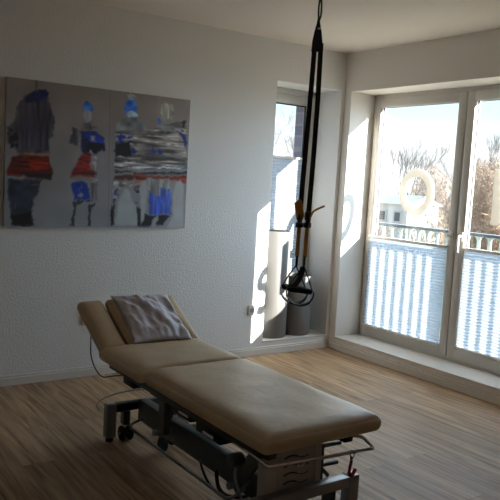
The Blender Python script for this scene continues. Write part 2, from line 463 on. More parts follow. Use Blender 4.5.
# ------------------------------------------------------------------ narrow window in the niche
win = struct_empty('window_1', ((NL + NR) / 2, ND, NB))
bm = BM(); y0 = ND - .005
def bx(x0, x1, z0, z1, ya=None, yb=None, bev=.006): box(bm, (x0, ya if ya is not None else y0, z0), (x1, yb if yb is not None else ND + .06, z1), bev)
bx(NL, -0.60, NB, NT); bx(-0.14, NR, NB, NT); bx(-0.606, -0.134, 2.072, NT); bx(-0.606, -0.134, NB, .20)
bx(-0.10, NR, NB, NT, ND - .02, ND); bx(NL, NR, 2.15, NT, ND - .02, ND)
obj('window_frame', bm, M['pvc'], win, smooth=True, angle=35)
bm = BM(); rect_frame(bm, -.602, -.138, .198, 2.074, .012, ND + .02, ND + .034, 0, axis='y'); obj('gasket', bm, M['gasket'], win)
bm = BM(); box(bm, (-.604, ND + .024, .19), (-.136, ND + .03, 2.078)); obj('pane', bm, M['glass'], win)
pleated('pleated_blind', 'white pleated blind in the narrow window behind the hanging straps', -0.602, -0.138, .215, 1.625, 'x', ND - .018, pitch=.024, amp=.0030)

# ------------------------------------------------------------------ picture
PAINT = [
    ('p', (48, 44, 56), [(0.048, 0.822), (0.07, 0.886), (0.118, 0.92), (0.167, 0.942), (0.197, 0.913), (0.219, 0.828), (0.241, 0.734), (0.232, 0.636), (0.213, 0.606), (0.22, 0.51), (0.048, 0.494), (0.038, 0.533), (0.004, 0.563), (0.007, 0.664), (0.035, 0.734)], 'v'),
    ('p', (66, 62, 76), [(0.081, 0.834), (0.129, 0.868), (0.15, 0.75), (0.174, 0.533), (0.095, 0.526), (0.078, 0.686)], 'v'),
    ('p', (22, 30, 74), [(0.08, 0.874), (0.118, 0.914), (0.152, 0.946), (0.186, 0.945), (0.202, 0.907), (0.188, 0.871), (0.139, 0.85), (0.09, 0.836)], 'n'),
    ('p', (14, 22, 80), [(0.152, 0.94), (0.181, 0.951), (0.202, 0.921), (0.192, 0.885), (0.158, 0.886)], 'n'),
    ('p', (40, 36, 38), [(0.131, 1.01), (0.151, 1.007), (0.147, 0.925), (0.137, 0.924)], 'v'),
    ('p', (30, 28, 34), [(0.003, 0.65), (0.035, 0.721), (0.064, 0.657), (0.057, 0.522), (0.009, 0.557)], 's'),
    ('p', (72, 20, 12), [(0.024, 0.478), (0.076, 0.503), (0.215, 0.503), (0.226, 0.434), (0.238, 0.372), (0.218, 0.329), (0.178, 0.333), (0.103, 0.349), (0.007, 0.342), (0.002, 0.369), (0.015, 0.43)], 'h'),
    ('p', (128, 34, 12), [(0.106, 0.465), (0.215, 0.482), (0.222, 0.413), (0.157, 0.387), (0.112, 0.404)], 'h'),
    ('p', (40, 22, 26), [(0.088, 0.368), (0.237, 0.386), (0.223, 0.329), (0.178, 0.326), (0.099, 0.335)], 'h'),
    ('p', (150, 78, 36), [(0.057, 0.502), (0.215, 0.503), (0.215, 0.482), (0.087, 0.477)], 'h'),
    ('p', (40, 45, 58), [(0.007, 0.335), (0.178, 0.333), (0.174, 0.256), (0.145, 0.185), (0.132, 0.095), (0.03, 0.078), (0.014, 0.18)], 'n'),
    ('p', (120, 92, 98), [(0.114, 0.295), (0.168, 0.298), (0.174, 0.284), (0.124, 0.274)], 'n'),
    ('p', (96, 112, 136), [(0.048, 0.14), (0.062, 0.175), (0.058, 0.113)], 'n'),
    ('p', (10, 10, 14), [(0.03, 0.092), (0.137, 0.116), (0.144, 0.004), (0.031, 0.003)], 'n'),
    ('e', (40, 74, 132), (0.405, 0.862, 0.029, 0.039), 'n'),
    ('e', (112, 114, 122), (0.406, 0.798, 0.022, 0.05), 'n'),
    ('p', (66, 60, 70), [(0.386, 0.753), (0.423, 0.758), (0.468, 0.707), (0.366, 0.687)], 'v'),
    ('p', (34, 30, 46), [(0.324, 0.71), (0.36, 0.708), (0.363, 0.581), (0.311, 0.589)], 'v'),
    ('p', (18, 24, 70), [(0.361, 0.686), (0.43, 0.702), (0.497, 0.667), (0.51, 0.567), (0.489, 0.528), (0.38, 0.532)], 'n'),
    ('p', (28, 50, 150), [(0.372, 0.681), (0.441, 0.696), (0.503, 0.646), (0.504, 0.61), (0.422, 0.608), (0.389, 0.64)], 'n'),
    ('p', (116, 116, 132), [(0.409, 0.664), (0.447, 0.668), (0.476, 0.621), (0.432, 0.609)], 's'),
    ('p', (8, 8, 14), [(0.4, 0.599), (0.504, 0.61), (0.505, 0.566), (0.445, 0.539), (0.401, 0.556)], 'n'),
    ('p', (78, 76, 82), [(0.461, 0.547), (0.493, 0.58), (0.512, 0.494), (0.51, 0.377), (0.476, 0.375)], 'c'),
    ('p', (104, 26, 24), [(0.365, 0.503), (0.401, 0.556), (0.434, 0.523), (0.425, 0.45), (0.471, 0.367), (0.311, 0.349), (0.331, 0.393), (0.35, 0.459)], 'h'),
    ('p', (128, 124, 126), [(0.412, 0.557), (0.461, 0.547), (0.47, 0.418), (0.443, 0.409), (0.424, 0.486)], 's'),
    ('p', (46, 16, 18), [(0.32, 0.392), (0.459, 0.417), (0.471, 0.382), (0.331, 0.365)], 'h'),
    ('p', (138, 134, 134), [(0.305, 0.356), (0.471, 0.36), (0.472, 0.338), (0.311, 0.335)], 'n'),
    ('p', (24, 48, 140), [(0.327, 0.329), (0.385, 0.34), (0.418, 0.32), (0.437, 0.198), (0.346, 0.187), (0.333, 0.265)], 'n'),
    ('p', (128, 132, 142), [(0.375, 0.325), (0.391, 0.311), (0.381, 0.267), (0.398, 0.239), (0.388, 0.203), (0.356, 0.216), (0.376, 0.246)], 'n'),
    ('p', (100, 100, 110), [(0.417, 0.334), (0.472, 0.338), (0.476, 0.192), (0.437, 0.183)], 'v'),
    ('p', (26, 28, 48), [(0.346, 0.187), (0.442, 0.198), (0.47, 0.177), (0.443, 0.154), (0.346, 0.165)], 's'),
    ('p', (12, 12, 18), [(0.346, 0.172), (0.367, 0.173), (0.353, 0.086), (0.35, 0.006), (0.328, 0.006), (0.337, 0.093)], 'n'),
    ('p', (12, 12, 18), [(0.427, 0.168), (0.448, 0.176), (0.44, 0.088), (0.442, 0.007), (0.42, 0.007), (0.423, 0.095)], 'n'),
    ('p', (52, 49, 48), [(0.519, 1.001), (0.526, 1.002), (0.542, 0.009), (0.535, 0.008)], 'c'),
    ('p', (66, 62, 60), [(0.538, 1.004), (0.543, 1.005), (0.559, 0.009), (0.553, 0.009)], 'c'),
    ('p', (108, 112, 116), [(0.566, 0.77), (0.605, 0.818), (0.685, 0.837), (0.735, 0.754), (0.783, 0.737), (0.552, 0.695)], 'n'),
    ('p', (112, 108, 106), [(0.557, 0.71), (0.771, 0.751), (0.83, 0.796), (0.985, 0.847), (0.999, 0.458), (0.559, 0.439)], 'h'),
    ('p', (70, 66, 66), [(0.701, 0.712), (0.844, 0.752), (0.944, 0.749), (0.833, 0.698), (0.713, 0.692)], 'h'),
    ('p', (124, 124, 126), [(0.818, 0.794), (0.892, 0.796), (0.944, 0.741), (0.832, 0.743)], 'n'),
    ('e', (48, 88, 150), (0.643, 0.89, 0.041, 0.073), 'n'),
    ('e', (34, 74, 150), (0.634, 0.91, 0.028, 0.037), 'n'),
    ('e', (110, 120, 128), (0.646, 0.971, 0.029, 0.022), 'n'),
    ('e', (112, 126, 140), (0.65, 0.839, 0.035, 0.026), 'n'),
    ('e', (96, 96, 92), (0.857, 0.891, 0.044, 0.079), 'n'),
    ('e', (116, 114, 108), (0.851, 0.89, 0.031, 0.064), 'v'),
    ('e', (44, 76, 130), (0.814, 0.817, 0.012, 0.03), 'n'),
    ('p', (26, 46, 150), [(0.563, 0.682), (0.603, 0.694), (0.654, 0.692), (0.65, 0.633), (0.565, 0.623)], 's'),
    ('p', (8, 9, 16), [(0.559, 0.63), (0.65, 0.647), (0.665, 0.53), (0.556, 0.52)], 'n'),
    ('p', (24, 40, 130), [(0.651, 0.61), (0.693, 0.577), (0.676, 0.553), (0.653, 0.551)], 'n'),
    ('p', (14, 18, 50), [(0.644, 0.654), (0.697, 0.637), (0.68, 0.628), (0.645, 0.632)], 'n'),
    ('p', (24, 40, 140), [(0.741, 0.559), (0.77, 0.585), (0.78, 0.646), (0.801, 0.565)], 'n'),
    ('p', (24, 40, 140), [(0.801, 0.565), (0.823, 0.628), (0.844, 0.561)], 'n'),
    ('p', (20, 20, 28), [(0.941, 0.818), (0.972, 0.838), (0.988, 0.762), (0.95, 0.75)], 's'),
    ('p', (26, 32, 96), [(0.911, 0.768), (0.95, 0.757), (0.989, 0.723), (0.994, 0.599), (0.952, 0.703)], 'n'),
    ('p', (60, 58, 58), [(0.557, 0.513), (1.002, 0.553), (1.003, 0.529), (0.557, 0.483)], 'h'),
    ('p', (144, 144, 148), [(0.557, 0.483), (0.66, 0.507), (0.78, 0.472), (1.004, 0.498), (1.006, 0.451), (0.721, 0.422), (0.559, 0.439)], 'h'),
    ('p', (70, 84, 112), [(0.732, 0.453), (1.005, 0.474), (1.006, 0.459), (0.733, 0.43)], 'h'),
    ('p', (14, 12, 14), [(0.558, 0.454), (0.667, 0.463), (0.668, 0.448), (0.559, 0.432)], 'h'),
    ('p', (14, 12, 14), [(0.559, 0.425), (0.668, 0.425), (0.663, 0.41), (0.56, 0.403)], 'h'),
    ('p', (60, 28, 22), [(0.56, 0.395), (0.681, 0.404), (0.67, 0.35), (0.567, 0.351)], 'h'),
    ('p', (34, 34, 36), [(0.668, 0.418), (1.006, 0.451), (1.007, 0.419), (0.669, 0.395)], 'h'),
    ('p', (132, 54, 28), [(0.663, 0.41), (0.758, 0.409), (0.747, 0.363), (0.677, 0.336)], 'h'),
    ('p', (116, 36, 22), [(0.722, 0.399), (1.007, 0.419), (0.997, 0.348), (0.894, 0.372), (0.735, 0.377)], 'h'),
    ('p', (130, 128, 128), [(0.555, 0.365), (0.688, 0.352), (0.736, 0.347), (0.703, 0.239), (0.654, 0.312), (0.614, 0.295), (0.56, 0.188)], 's'),
    ('p', (26, 34, 96), [(0.568, 0.292), (0.59, 0.323), (0.588, 0.204), (0.561, 0.158)], 's'),
    ('p', (26, 34, 96), [(0.668, 0.252), (0.707, 0.315), (0.705, 0.171), (0.675, 0.207)], 's'),
    ('p', (94, 32, 24), [(0.549, 0.158), (0.566, 0.166), (0.562, 0.121), (0.55, 0.121)], 'n'),
    ('p', (14, 14, 20), [(0.55, 0.128), (0.576, 0.203), (0.576, 0.009), (0.548, 0.009)], 'n'),
    ('p', (128, 126, 124), [(0.759, 0.379), (0.893, 0.396), (0.905, 0.248), (0.763, 0.242)], 'v'),
    ('p', (36, 70, 190), [(0.761, 0.295), (0.799, 0.259), (0.849, 0.246), (0.91, 0.28), (0.916, 0.107), (0.768, 0.096)], 'v'),
    ('p', (60, 84, 176), [(0.821, 0.322), (0.896, 0.31), (0.901, 0.186), (0.838, 0.183)], 'v'),
    ('p', (12, 12, 18), [(0.694, 0.17), (0.768, 0.104), (0.829, 0.105), (0.805, 0.066), (0.789, 0.011), (0.698, 0.01)], 'n'),
    ('p', (12, 12, 18), [(0.829, 0.105), (0.903, 0.107), (0.874, 0.052), (0.869, 0.012), (0.819, 0.012)], 'n'),
    ('p', (92, 96, 99), [(0.588, 0.196), (0.62, 0.295), (0.649, 0.297), (0.675, 0.207), (0.706, 0.14), (0.71, 0.01), (0.57, 0.009)], 'c'),
    ('p', (92, 94, 96), [(0.707, 0.3), (0.723, 0.361), (0.747, 0.371), (0.761, 0.318), (0.759, 0.196), (0.751, 0.057), (0.722, 0.011), (0.717, 0.171)], 'c'),
    ('p', (92, 93, 94), [(0.911, 0.249), (0.926, 0.359), (0.957, 0.392), (0.984, 0.347), (0.997, -0.002), (0.882, -0.003), (0.916, 0.107)], 'c'),
]

def make_picture():
    W, Ht = 1.293, .921; x0, z0 = -2.8, 1.03; T = .03
    nu, nv = 330, 236
    u = np.linspace(0, 1, nu); v = np.linspace(0, 1, nv); U, Vv = np.meshgrid(u, v)
    rs = np.random.RandomState(3)
    def vnoise(fu, fv, seed):
        r = np.random.RandomState(seed); g = r.rand(int(fv) + 3, int(fu) + 3)
        a = U * fu; b = Vv * fv; i = a.astype(int); j = b.astype(int); fa = a - i; fb = b - j
        fa = fa * fa * (3 - 2 * fa); fb = fb * fb * (3 - 2 * fb)
        return (g[j, i] * (1 - fa) + g[j, i + 1] * fa) * (1 - fb) + (g[j + 1, i] * (1 - fa) + g[j + 1, i + 1] * fa) * fb
    col = np.zeros((nv, nu, 3))
    top = np.array([84, 77, 74.]); bot = np.array([84, 87, 91.])
    col[:] = bot + (top - bot) * Vv[..., None]
    col *= (0.95 + 0.1 * vnoise(14, 10, 5))[..., None]
    wu = (vnoise(40, 30, 1) - .5) * .016 + (vnoise(110, 80, 2) - .5) * .010
    wv = (vnoise(40, 30, 3) - .5) * .022 + (vnoise(110, 80, 4) - .5) * .012
    for k, (kind, c, pts, st) in enumerate(PAINT):
        s = 0.25 if st == 'c' else (1.6 if st == 's' else .7)
        A, B = U + wu * s, Vv + wv * s
        if kind == 'e':
            cx, cy, rx, ry = pts
            d = 1 - ((A - cx) / rx) ** 2 - ((B - cy) / ry) ** 2
            mask = np.clip(d * 3, 0, 1)
        else:
            inside = np.zeros(U.shape, bool); n = len(pts)
            dmin = np.full(U.shape, 9.)
            for i in range(n):
                (ax, ay), (bx_, by) = pts[i], pts[(i + 1) % n]
                cond = (ay > B) != (by > B)
                xs = ax + (B - ay) / (by - ay + 1e-12) * (bx_ - ax)
                inside ^= cond & (A < xs)
                ex, ey = bx_ - ax, (by - ay) * .71
                t = np.clip(((A - ax) * ex + (B - ay) * .71 * ey) / (ex * ex + ey * ey + 1e-12), 0, 1)
                dmin = np.minimum(dmin, np.hypot(A - ax - t * ex, (B - ay) * .71 - t * ey))
            mask = np.where(inside, np.clip(dmin / .013 + .15, 0, 1), 0)
        if st == 'h': tex = .45 + 1.1 * vnoise(9, 70, 20 + k) * (.6 + .8 * vnoise(40, 120, 70 + k))
        elif st == 'v': tex = .60 + .8 * vnoise(90, 7, 20 + k); mask = mask * (.55 + .45 * vnoise(60, 9, 90 + k))
        elif st == 's': tex = .5 + vnoise(50, 45, 20 + k); mask = mask * (vnoise(45, 40, 120 + k) > .38)
        elif st == 'c': tex = .97 + .06 * vnoise(20, 20, 20 + k)
        else: tex = .72 + .56 * vnoise(30, 26, 20 + k)
        cc = np.array(c, float) * ((.95 if kind == 'e' else .70) if st != 'c' else 1.10) * tex[..., None]
        col = col * (1 - mask[..., None]) + cc * mask[..., None]
    # faint vertical edge of an overlaid sheet
    col[:, int(.795 * nu):] *= 1.06
    srgb = np.clip(col * PAINT_GAIN / 255, 0, 1); lin = np.where(srgb <= .04045, srgb / 12.92, ((srgb + .055) / 1.055) ** 2.4)
    root = thing('picture', 'wide abstract painting of four blurred figures in red, blue and grey on the wall', 'painting', (x0 + W / 2, -T / 2, z0))
    co = np.stack([(U - .5) * W, np.full(U.shape, -T / 2 - .001), Vv * Ht], -1).reshape(-1, 3)
    idx = np.arange(nu * nv).reshape(nv, nu)
    f = np.stack([idx[:-1, :-1], idx[:-1, 1:], idx[1:, 1:], idx[1:, :-1]], -1).reshape(-1, 4)
    me = bpy.data.meshes.new('painted_front'); me.from_pydata(co.tolist(), [], f.tolist())
    at = me.color_attributes.new('paint', 'FLOAT_COLOR', 'POINT')
    rgba = np.concatenate([lin.reshape(-1, 3), np.ones((nu * nv, 1))], 1).astype(np.float32)
    at.data.foreach_set('color', rgba.ravel())
    link('painted_front', me, M['paint'], root)
    bm = BM(); box(bm, (x0, -T, z0), (x0 + W, -.002, z0 + Ht), .002); obj('stretcher_edge', bm, M['canvas_edge'], root)
PAINT_GAIN = 1.75
make_picture()

# ------------------------------------------------------------------ sockets
def socket(label, x, z):
    r = thing('power_socket', label, 'socket', (x, 0, z - .04))
    bm = BM(); box(bm, (x - .04, -.011, z - .04), (x + .04, 0, z + .04), .004)
    obj('cover_plate', bm, M['socket'], r, smooth=True, angle=40)
    bm = BM(); lathe(bm, [(.021, -.013), (.022, -.011), (.0215, -.0105)], (x, 0, z), 'Y', 24)
    for s in (-.0095, .0095): lathe(bm, [(0, -.0135), (.003, -.0135), (.003, -.011)], (x + s, 0, z), 'Y', 8)
    obj('socket_insert', bm, M['frame_grey'], r, smooth=True, angle=40)
socket('ivory power socket on the wall beside the sunlit patch', -0.840, .374)
socket('ivory power socket on the wall behind the raised headrest', -2.225, .397)

# ------------------------------------------------------------------ grey planters in the niche
def planter(label, x, y, r, top):
    root = thing('floor_planter', label, 'planter', (x, y, NB + .001))
    z0 = NB + .001
    bm = BM(); lathe(bm, [(r - .012, z0), (r - .003, z0 + .003), (r, z0 + .012), (r, top - .004), (r - .003, top), (r - .012, top), (r - .014, top - .02), (r - .014, top - .12)], (x, y, 0), 'Z', 64)
    obj('shell', bm, M['planter'], root, smooth=True, angle=40)
    bm = BM(); lathe(bm, [(0, top - .115), (r - .0145, top - .115), (r - .0145, top - .12), (0, top - .12)], (x, y, 0), 'Z', 48)
    obj('insert', bm, M['planter_inside'], root)
planter('tall grey cylindrical planter standing against the left side of the niche', -0.538, .152, .140, 1.0)
planter('shorter grey cylindrical planter in the niche behind the hanging handles', -0.272, .150, .130, .62)

# ------------------------------------------------------------------ treatment table
CX = -2.34
bed = thing('treatment_table', 'tan upholstered treatment table with raised headrest on a dark wheeled lifting frame', 'treatment table', (CX, -1.85, 0))
XA, XB, ZA, ZB = -2.63, -2.05, .447, .525
def pad(name, a, b, mat=M['leather'], r=.034, crown=.004, rot=None, about=None, wob=.004, seed=0, ny=34, ends=(True, True)):
    bm = BM(); vs = cushion(bm, a, b, r, crown, wob=wob, seed=seed, ny=ny, ends=ends)
    if rot is not None: bmesh.ops.rotate(bm, verts=bm.verts, cent=about, matrix=rot)
    return obj(name, bm, mat, bed, smooth=True)
pad('leg_pad', (XA, -2.612, ZA), (XB + .006, -1.667, ZB), seed=3, ny=50, ends=(True, False))
pad('seat_pad', (XA - .018, -1.664, ZA), (XB, -1.185, ZB), seed=9, ends=(False, True))
TH_ = math.radians(29); RX = Matrix.Rotation(TH_, 3, 'X'); HG = Vector((CX, -1.215, .452))
def hp(x0, x1, l0, l1, dz0=0.0, dz1=.072):
    return (x0, HG.y + l0, HG.z + dz0), (x1, HG.y + l1, HG.z + dz1)
HL_ = .425
a, b = hp(XA - .008, XA + .140, .012, HL_); pad('armrest_pad', a, b, rot=Matrix.Rotation(TH_ - .02, 3, 'X'), about=HG, r=.03, seed=1)
a, b = hp(XA + .153, XB - .138, .012, HL_); pad('head_pad', a, b, rot=RX, about=HG, r=.03, seed=2)
a, b = hp(XB - .130, XB, .012, HL_); pad('armrest_pad', a, b, rot=Matrix.Rotation(TH_ + .0, 3, 'X'), about=HG, r=.03, seed=4)

G, Dk = M['frame_grey'], M['frame_dark']
# backing boards under the pads
bm = BM(); box(bm, (XA + .05, -2.50, .425), (XB - .05, -1.68, .452), .004); box(bm, (XA + .05, -1.655, .425), (XB - .05, -1.225, .452), .004)
obj('pad_board', bm, M['black'], bed)
bm = BM(); box(bm, (XA + .04, HG.y + .03, HG.z - .022), (XB - .04, HG.y + HL_ - .04, HG.z + .002), .003); bmesh.ops.rotate(bm, verts=bm.verts, cent=HG, matrix=RX)
obj('headrest_board', bm, M['black'], bed)
# upper frame: two side rails and cross members
for s, nm in ((XA + .045, 'side_rail'), (XB - .085, 'side_rail')):
    bm = BM(); box(bm, (s, -2.52, .404), (s + .04, -1.20, .430), .004); obj(nm, bm, Dk, bed, smooth=True, angle=40)
for y in (-2.42, -2.05, -1.70, -1.24):
    bm = BM(); box(bm, (XA + .08, y - .018, .388), (XB - .08, y + .018, .422), .003); obj('cross_member', bm, Dk, bed)
# gas strut / headrest support
bm = BM(); tube(bm, [(CX, -1.46, .40), (CX, -1.06, .52)], .012, 12); tube(bm, [(CX, -1.46, .40), (CX, -1.26, .46)], .018, 12); obj('headrest_strut', bm, M['steel'], bed, smooth=True, angle=40)
# base: end frames
def end_frame(y, ztop, x0, x1, legw):
    bm = BM(); box(bm, (x0, y - .022, ztop - .045), (x1, y + .022, ztop), .005); obj('cross_beam', bm, G if y < -2 else Dk, bed, smooth=True, angle=40)
    for x in (x0, x1):
        bm = BM(); xa, xb = (x - .004, x + legw) if x == x0 else (x - legw, x + .004)
        box(bm, (xa, y - .026, .022), (xb, y + .026, ztop + .004), .006)
        leg = obj('leg', bm, G, bed, smooth=True, angle=40)
        bm = BM(); lathe(bm, [(.019, 0), (.021, .004), (.021, .02), (.013, .026)], ((xa + xb) / 2, y, 0), 'Z', 20); obj('foot_cap', bm, M['rubber'], leg, smooth=True, angle=40)
end_frame(-1.17, .20, -2.578, -2.09, .05)
end_frame(-2.48, .232, -2.625, -2.055, .05)
def caster(x, y, zt):
    bm = BM(); box(bm, (x - .02, y - .022, .085), (x + .02, y + .022, zt), .004); post = obj('caster_post', bm, Dk, bed, smooth=True, angle=40)
    for dx in (-.021, .021):
        bm = BM(); lathe(bm, [(0, -.011), (.026, -.011), (.037, -.009), (.041, -.004), (.041, .004), (.037, .009), (.026, .011), (0, .011)], (x + dx, y - .012, .0415), 'X', 28)
        obj('caster_wheel', bm, M['rubber'], post, smooth=True, angle=35)
    bm = BM(); lathe(bm, [(.008, -.036), (.008, .036)], (x, y - .012, .0415), 'X', 12); obj('axle', bm, M['steel'], post)
caster(-2.475, -1.185, .16); caster(-2.20, -1.185, .16); caster(-2.49, -2.455, .19); caster(-2.17, -2.455, .19)
# long base beams and lifting arms
bm = BM(); box(bm, (-2.405, -2.46, .10), (-2.352, -1.19, .214), .006); obj('base_beam', bm, Dk, bed, smooth=True, angle=40)
for x in (-2.475, -2.215):
    for ya, yb in ((-1.56, -1.72), (-2.22, -2.42)):
        bm = BM(); tube(bm, [(x, ya, .165), (x, yb, .405)], 0, flat=(.032, .010, (0, 1, 0.4))); obj('lifting_arm', bm, Dk, bed)
for y, z in ((-1.56, .165), (-1.72, .40), (-2.22, .165), (-2.42, .40)):
    bm = BM(); lathe(bm, [(.014, -.16), (.014, .16)], (-2.345, y, z), 'X', 16); obj('pivot_shaft', bm, M['steel'], bed, smooth=True, angle=40)
# uprights near the head end
for x in (-2.52, -2.20):
    bm = BM(); box(bm, (x, -1.69, .20), (x + .035, -1.63, .405), .004); obj('upright', bm, Dk, bed)
bm = BM(); box(bm, (-2.575, -1.47, .365), (-2.53, -1.35, .408), .006); obj('hinge_bracket', bm, M['black'], bed, smooth=True, angle=40)
# electric actuator with labels
bm = BM(); tube(bm, [(-2.33, -1.62, .345), (-2.33, -2.20, .365)], .026, 18); tube(bm, [(-2.33, -2.15, .363), (-2.33, -2.36, .372)], .014, 12)
act = obj('actuator', bm, M['black'], bed, smooth=True, angle=40)
bm = BM(); box(bm, (-2.565, -2.00, .368), (-2.505, -1.84, .406), .006); ctl = obj('control_box', bm, M['black'], bed, smooth=True, angle=40)
bm = BM(); box(bm, (-2.5665, -1.98, .383), (-2.5645, -1.90, .395)); lb = obj('sticker', bm, M['label'], ctl)
bm = BM(); box(bm, (-2.575, -2.25, .358), (-2.51, -2.06, .406), .006); ctl = obj('control_box', bm, M['black'], bed, smooth=True, angle=40)
bm = BM(); box(bm, (-2.5766, -2.20, .366), (-2.5746, -2.12, .378)); obj('sticker', bm, M['label'], ctl)
bm = BM(); box(bm, (-2.555, -1.80, .378), (-2.50, -1.60, .406), .006); obj('control_box', bm, M['black'], bed, smooth=True, angle=40)
bm = BM(); lathe(bm, [(0, -.03), (.024, -.03), (.028, -.024), (.028, .02), (.02, .03)], (-2.56, -2.345, .335), 'X', 20); obj('adjusting_knob', bm, M['knob_grey'], bed, smooth=True, angle=40)
bm = BM(); tube(bm, smooth_path([(-2.56, -2.345, .32), (-2.575, -2.37, .27), (-2.565, -2.40, .20), (-2.54, -2.43, .16)]), .006, 8); obj('hose', bm, M['steel'], bed, smooth=True)
bm = BM(); tube(bm, smooth_path([(-2.42, -1.86, .125), (-2.44, -1.94, .088), (-2.45, -2.04, .062), (-2.44, -2.14, .078)]), .006, 8); obj('loose_cable', bm, M['black'], bed, smooth=True)
bm = BM(); tube(bm, smooth_path([(-2.42, -2.00, .13), (-2.445, -2.06, .088), (-2.45, -2.14, .080), (-2.42, -2.24, .11)]), .009, 8); obj('loose_cable', bm, M['black'], bed, smooth=True)
# all-round foot switch bar
bm = BM()
tube(bm, round_corners([(-2.30, -1.245, .16), (-2.47, -1.245, .10), (-2.47, -1.245, .08), (-2.47, -2.16, .08), (-2.47, -2.20, .10), (-2.40, -2.20, .13)], .03), .008, 10); obj('foot_switch_bar', bm, M['steel'], bed, smooth=True)
bm = BM(); tube(bm, round_corners([(-2.35, -1.215, .16), (-2.21, -1.215, .10), (-2.21, -1.215, .06), (-2.21, -2.16, .055), (-2.21, -2.20, .10), (-2.28, -2.20, .13)], .03), .008, 10)
obj('foot_switch_bar', bm, M['steel'], bed, smooth=True)
bm = BM(); box(bm, (-2.50, -2.30, .035), (-2.36, -2.17, .068), .01); obj('foot_pedal', bm, M['black'], bed, smooth=True, angle=40)
bm = BM(); box(bm, (-2.37, -1.50, .055), (-2.29, -1.40, .085), .01); lathe(bm, [(0, -.012), (.035, -.012), (.038, 0), (.035, .012), (0, .012)], (-2.39, -1.45, .05), 'X', 20); obj('foot_pedal', bm, M['black'], bed, smooth=True, angle=40)
# lifting column housing at the foot end
bm = BM(); box(bm, (-2.50, -2.46, .19), (-2.235, -2.405, .412), .006); box(bm, (-2.505, -2.468, .19), (-2.455, -2.45, .414), .003); box(bm, (-2.262, -2.468, .19), (-2.232, -2.45, .414), .003)
hs = obj('column_housing', bm, M['housing'], bed, smooth=True, angle=40)
bm = BM()
for i in range(4):
    z = .352 - i * .034
    pts = [(-2.415 + .065 * t, z + .007 * math.sin(t * math.pi)) for t in [k / 8 for k in range(9)]]
    tube(bm, [(p[0], -2.4605, p[1]) for p in pts], .0035, 6)
    pts = [(-2.345 + .05 * t, z - .004 - .004 * math.sin(t * math.pi)) for t in [k / 8 for k in range(9)]]
    tube(bm, [(p[0], -2.4605, p[1]) for p in pts], .002, 6)
obj('vent_slot', bm, M['black'], hs)
bm = BM(); tube(bm, [(-2.352 + .04 * t, -2.462, .318 - .010 * math.sin(t * math.pi)) for t in [k / 8 for k in range(9)]], .0035, 6); cl = obj('clip', bm, M['label'], hs)
# lever bracket beside the housing
bm = BM(); box(bm, (-2.232, -2.452, .22), (-2.205, -2.436, .372), .003); tube(bm, [(-2.215, -2.444, .275), (-2.172, -2.444, .232)], .008, 8)
for z, x1 in ((.362, -2.115), (.282, -2.125)): tube(bm, [(-2.22, -2.444, z), (x1, -2.444, z - .003)], .0085, 10)
obj('lever_bracket', bm, Dk, bed, smooth=True, angle=40)
bm = BM(); tube(bm, [(-2.20, -2.52, .09), (-2.02, -2.56, .10)], .012, 12); obj('brake_pedal', bm, M['black'], bed, smooth=True, angle=40)
# roll holder bar at the foot end
bm = BM(); tube(bm, round_corners([(-2.585, -2.36, .415), (-2.60, -2.50, .42), (-2.625, -2.638, .428), (-2.122, -2.638, .405), (-2.146, -2.60, .440), (-2.19, -2.52, .436)], .012), .0065, 10)
obj('roll_holder_bar', bm, M['chrome'], bed, smooth=True)
for x in (-2.565, -2.195):
    bm = BM(); box(bm, (x - .022, -2.575, .418), (x + .022, -2.47, .452), .006); obj('bar_end_block', bm, M['black'], bed, smooth=True, angle=40)

# red hook on the bar
hk = thing('hanging_hook', 'red plastic hook hanging from the chrome bar at the foot of the table', 'hook', (-2.235, -2.638, .33))
bm = BM(); tube(bm, [(-2.236, -2.638 + .012 * math.cos(a), .407 + .013 * math.sin(a) - .004) for a in [2 * math.pi * k / 20 for k in range(20)]], .0028, 8, closed=True)
tube(bm, [(-2.236, -2.638, .390), (-2.237, -2.638, .376)], .006, 10); obj('ring', bm, M['chrome'], hk, smooth=True)
bm = BM(); tube(bm, smooth_path([(-2.237, -2.638, .378), (-2.243, -2.638, .352), (-2.245, -2.638, .333), (-2.236, -2.638, .322), (-2.224, -2.638, .324), (-2.213, -2.638, .342)], 6), [.006] * 12 + [.008] * 12 + [.007] * 7, 10)
obj('hook_body', bm, M['red'], hk, smooth=True)

# mains cable from the wall socket to the table
bm = BM(); tube(bm, smooth_path([(-2.225, -.015, .397), (-2.215, -.055, .39), (-2.212, -.05, .34), (-2.205, -.04, .25), (-2.20, -.04, .15), (-2.165, -.05, .05), (-2.13, -.09, .006), (-2.06, -.10, .006), (-1.93, -.14, .006), (-1.82, -.35, .006), (-1.95, -.8, .006), (-2.2, -1.2, .006)], 8), .0045, 8)
tag(obj('power_cable', bm, M['cable_dark'], smooth=True), 'thin dark power cable dropping from the socket behind the headrest to the floor', 'cable')
bm = BM(); tube(bm, smooth_path([(-2.605, -1.16, .17), (-2.625, -1.155, .195), (-2.60, -1.15, .222), (-2.53, -1.14, .238), (-2.44, -1.14, .246), (-2.34, -1.15, .252), (-2.28, -1.2, .30)], 8), .0035, 8)
obj('control_cable', bm, M['cable_pale'], bed, smooth=True)

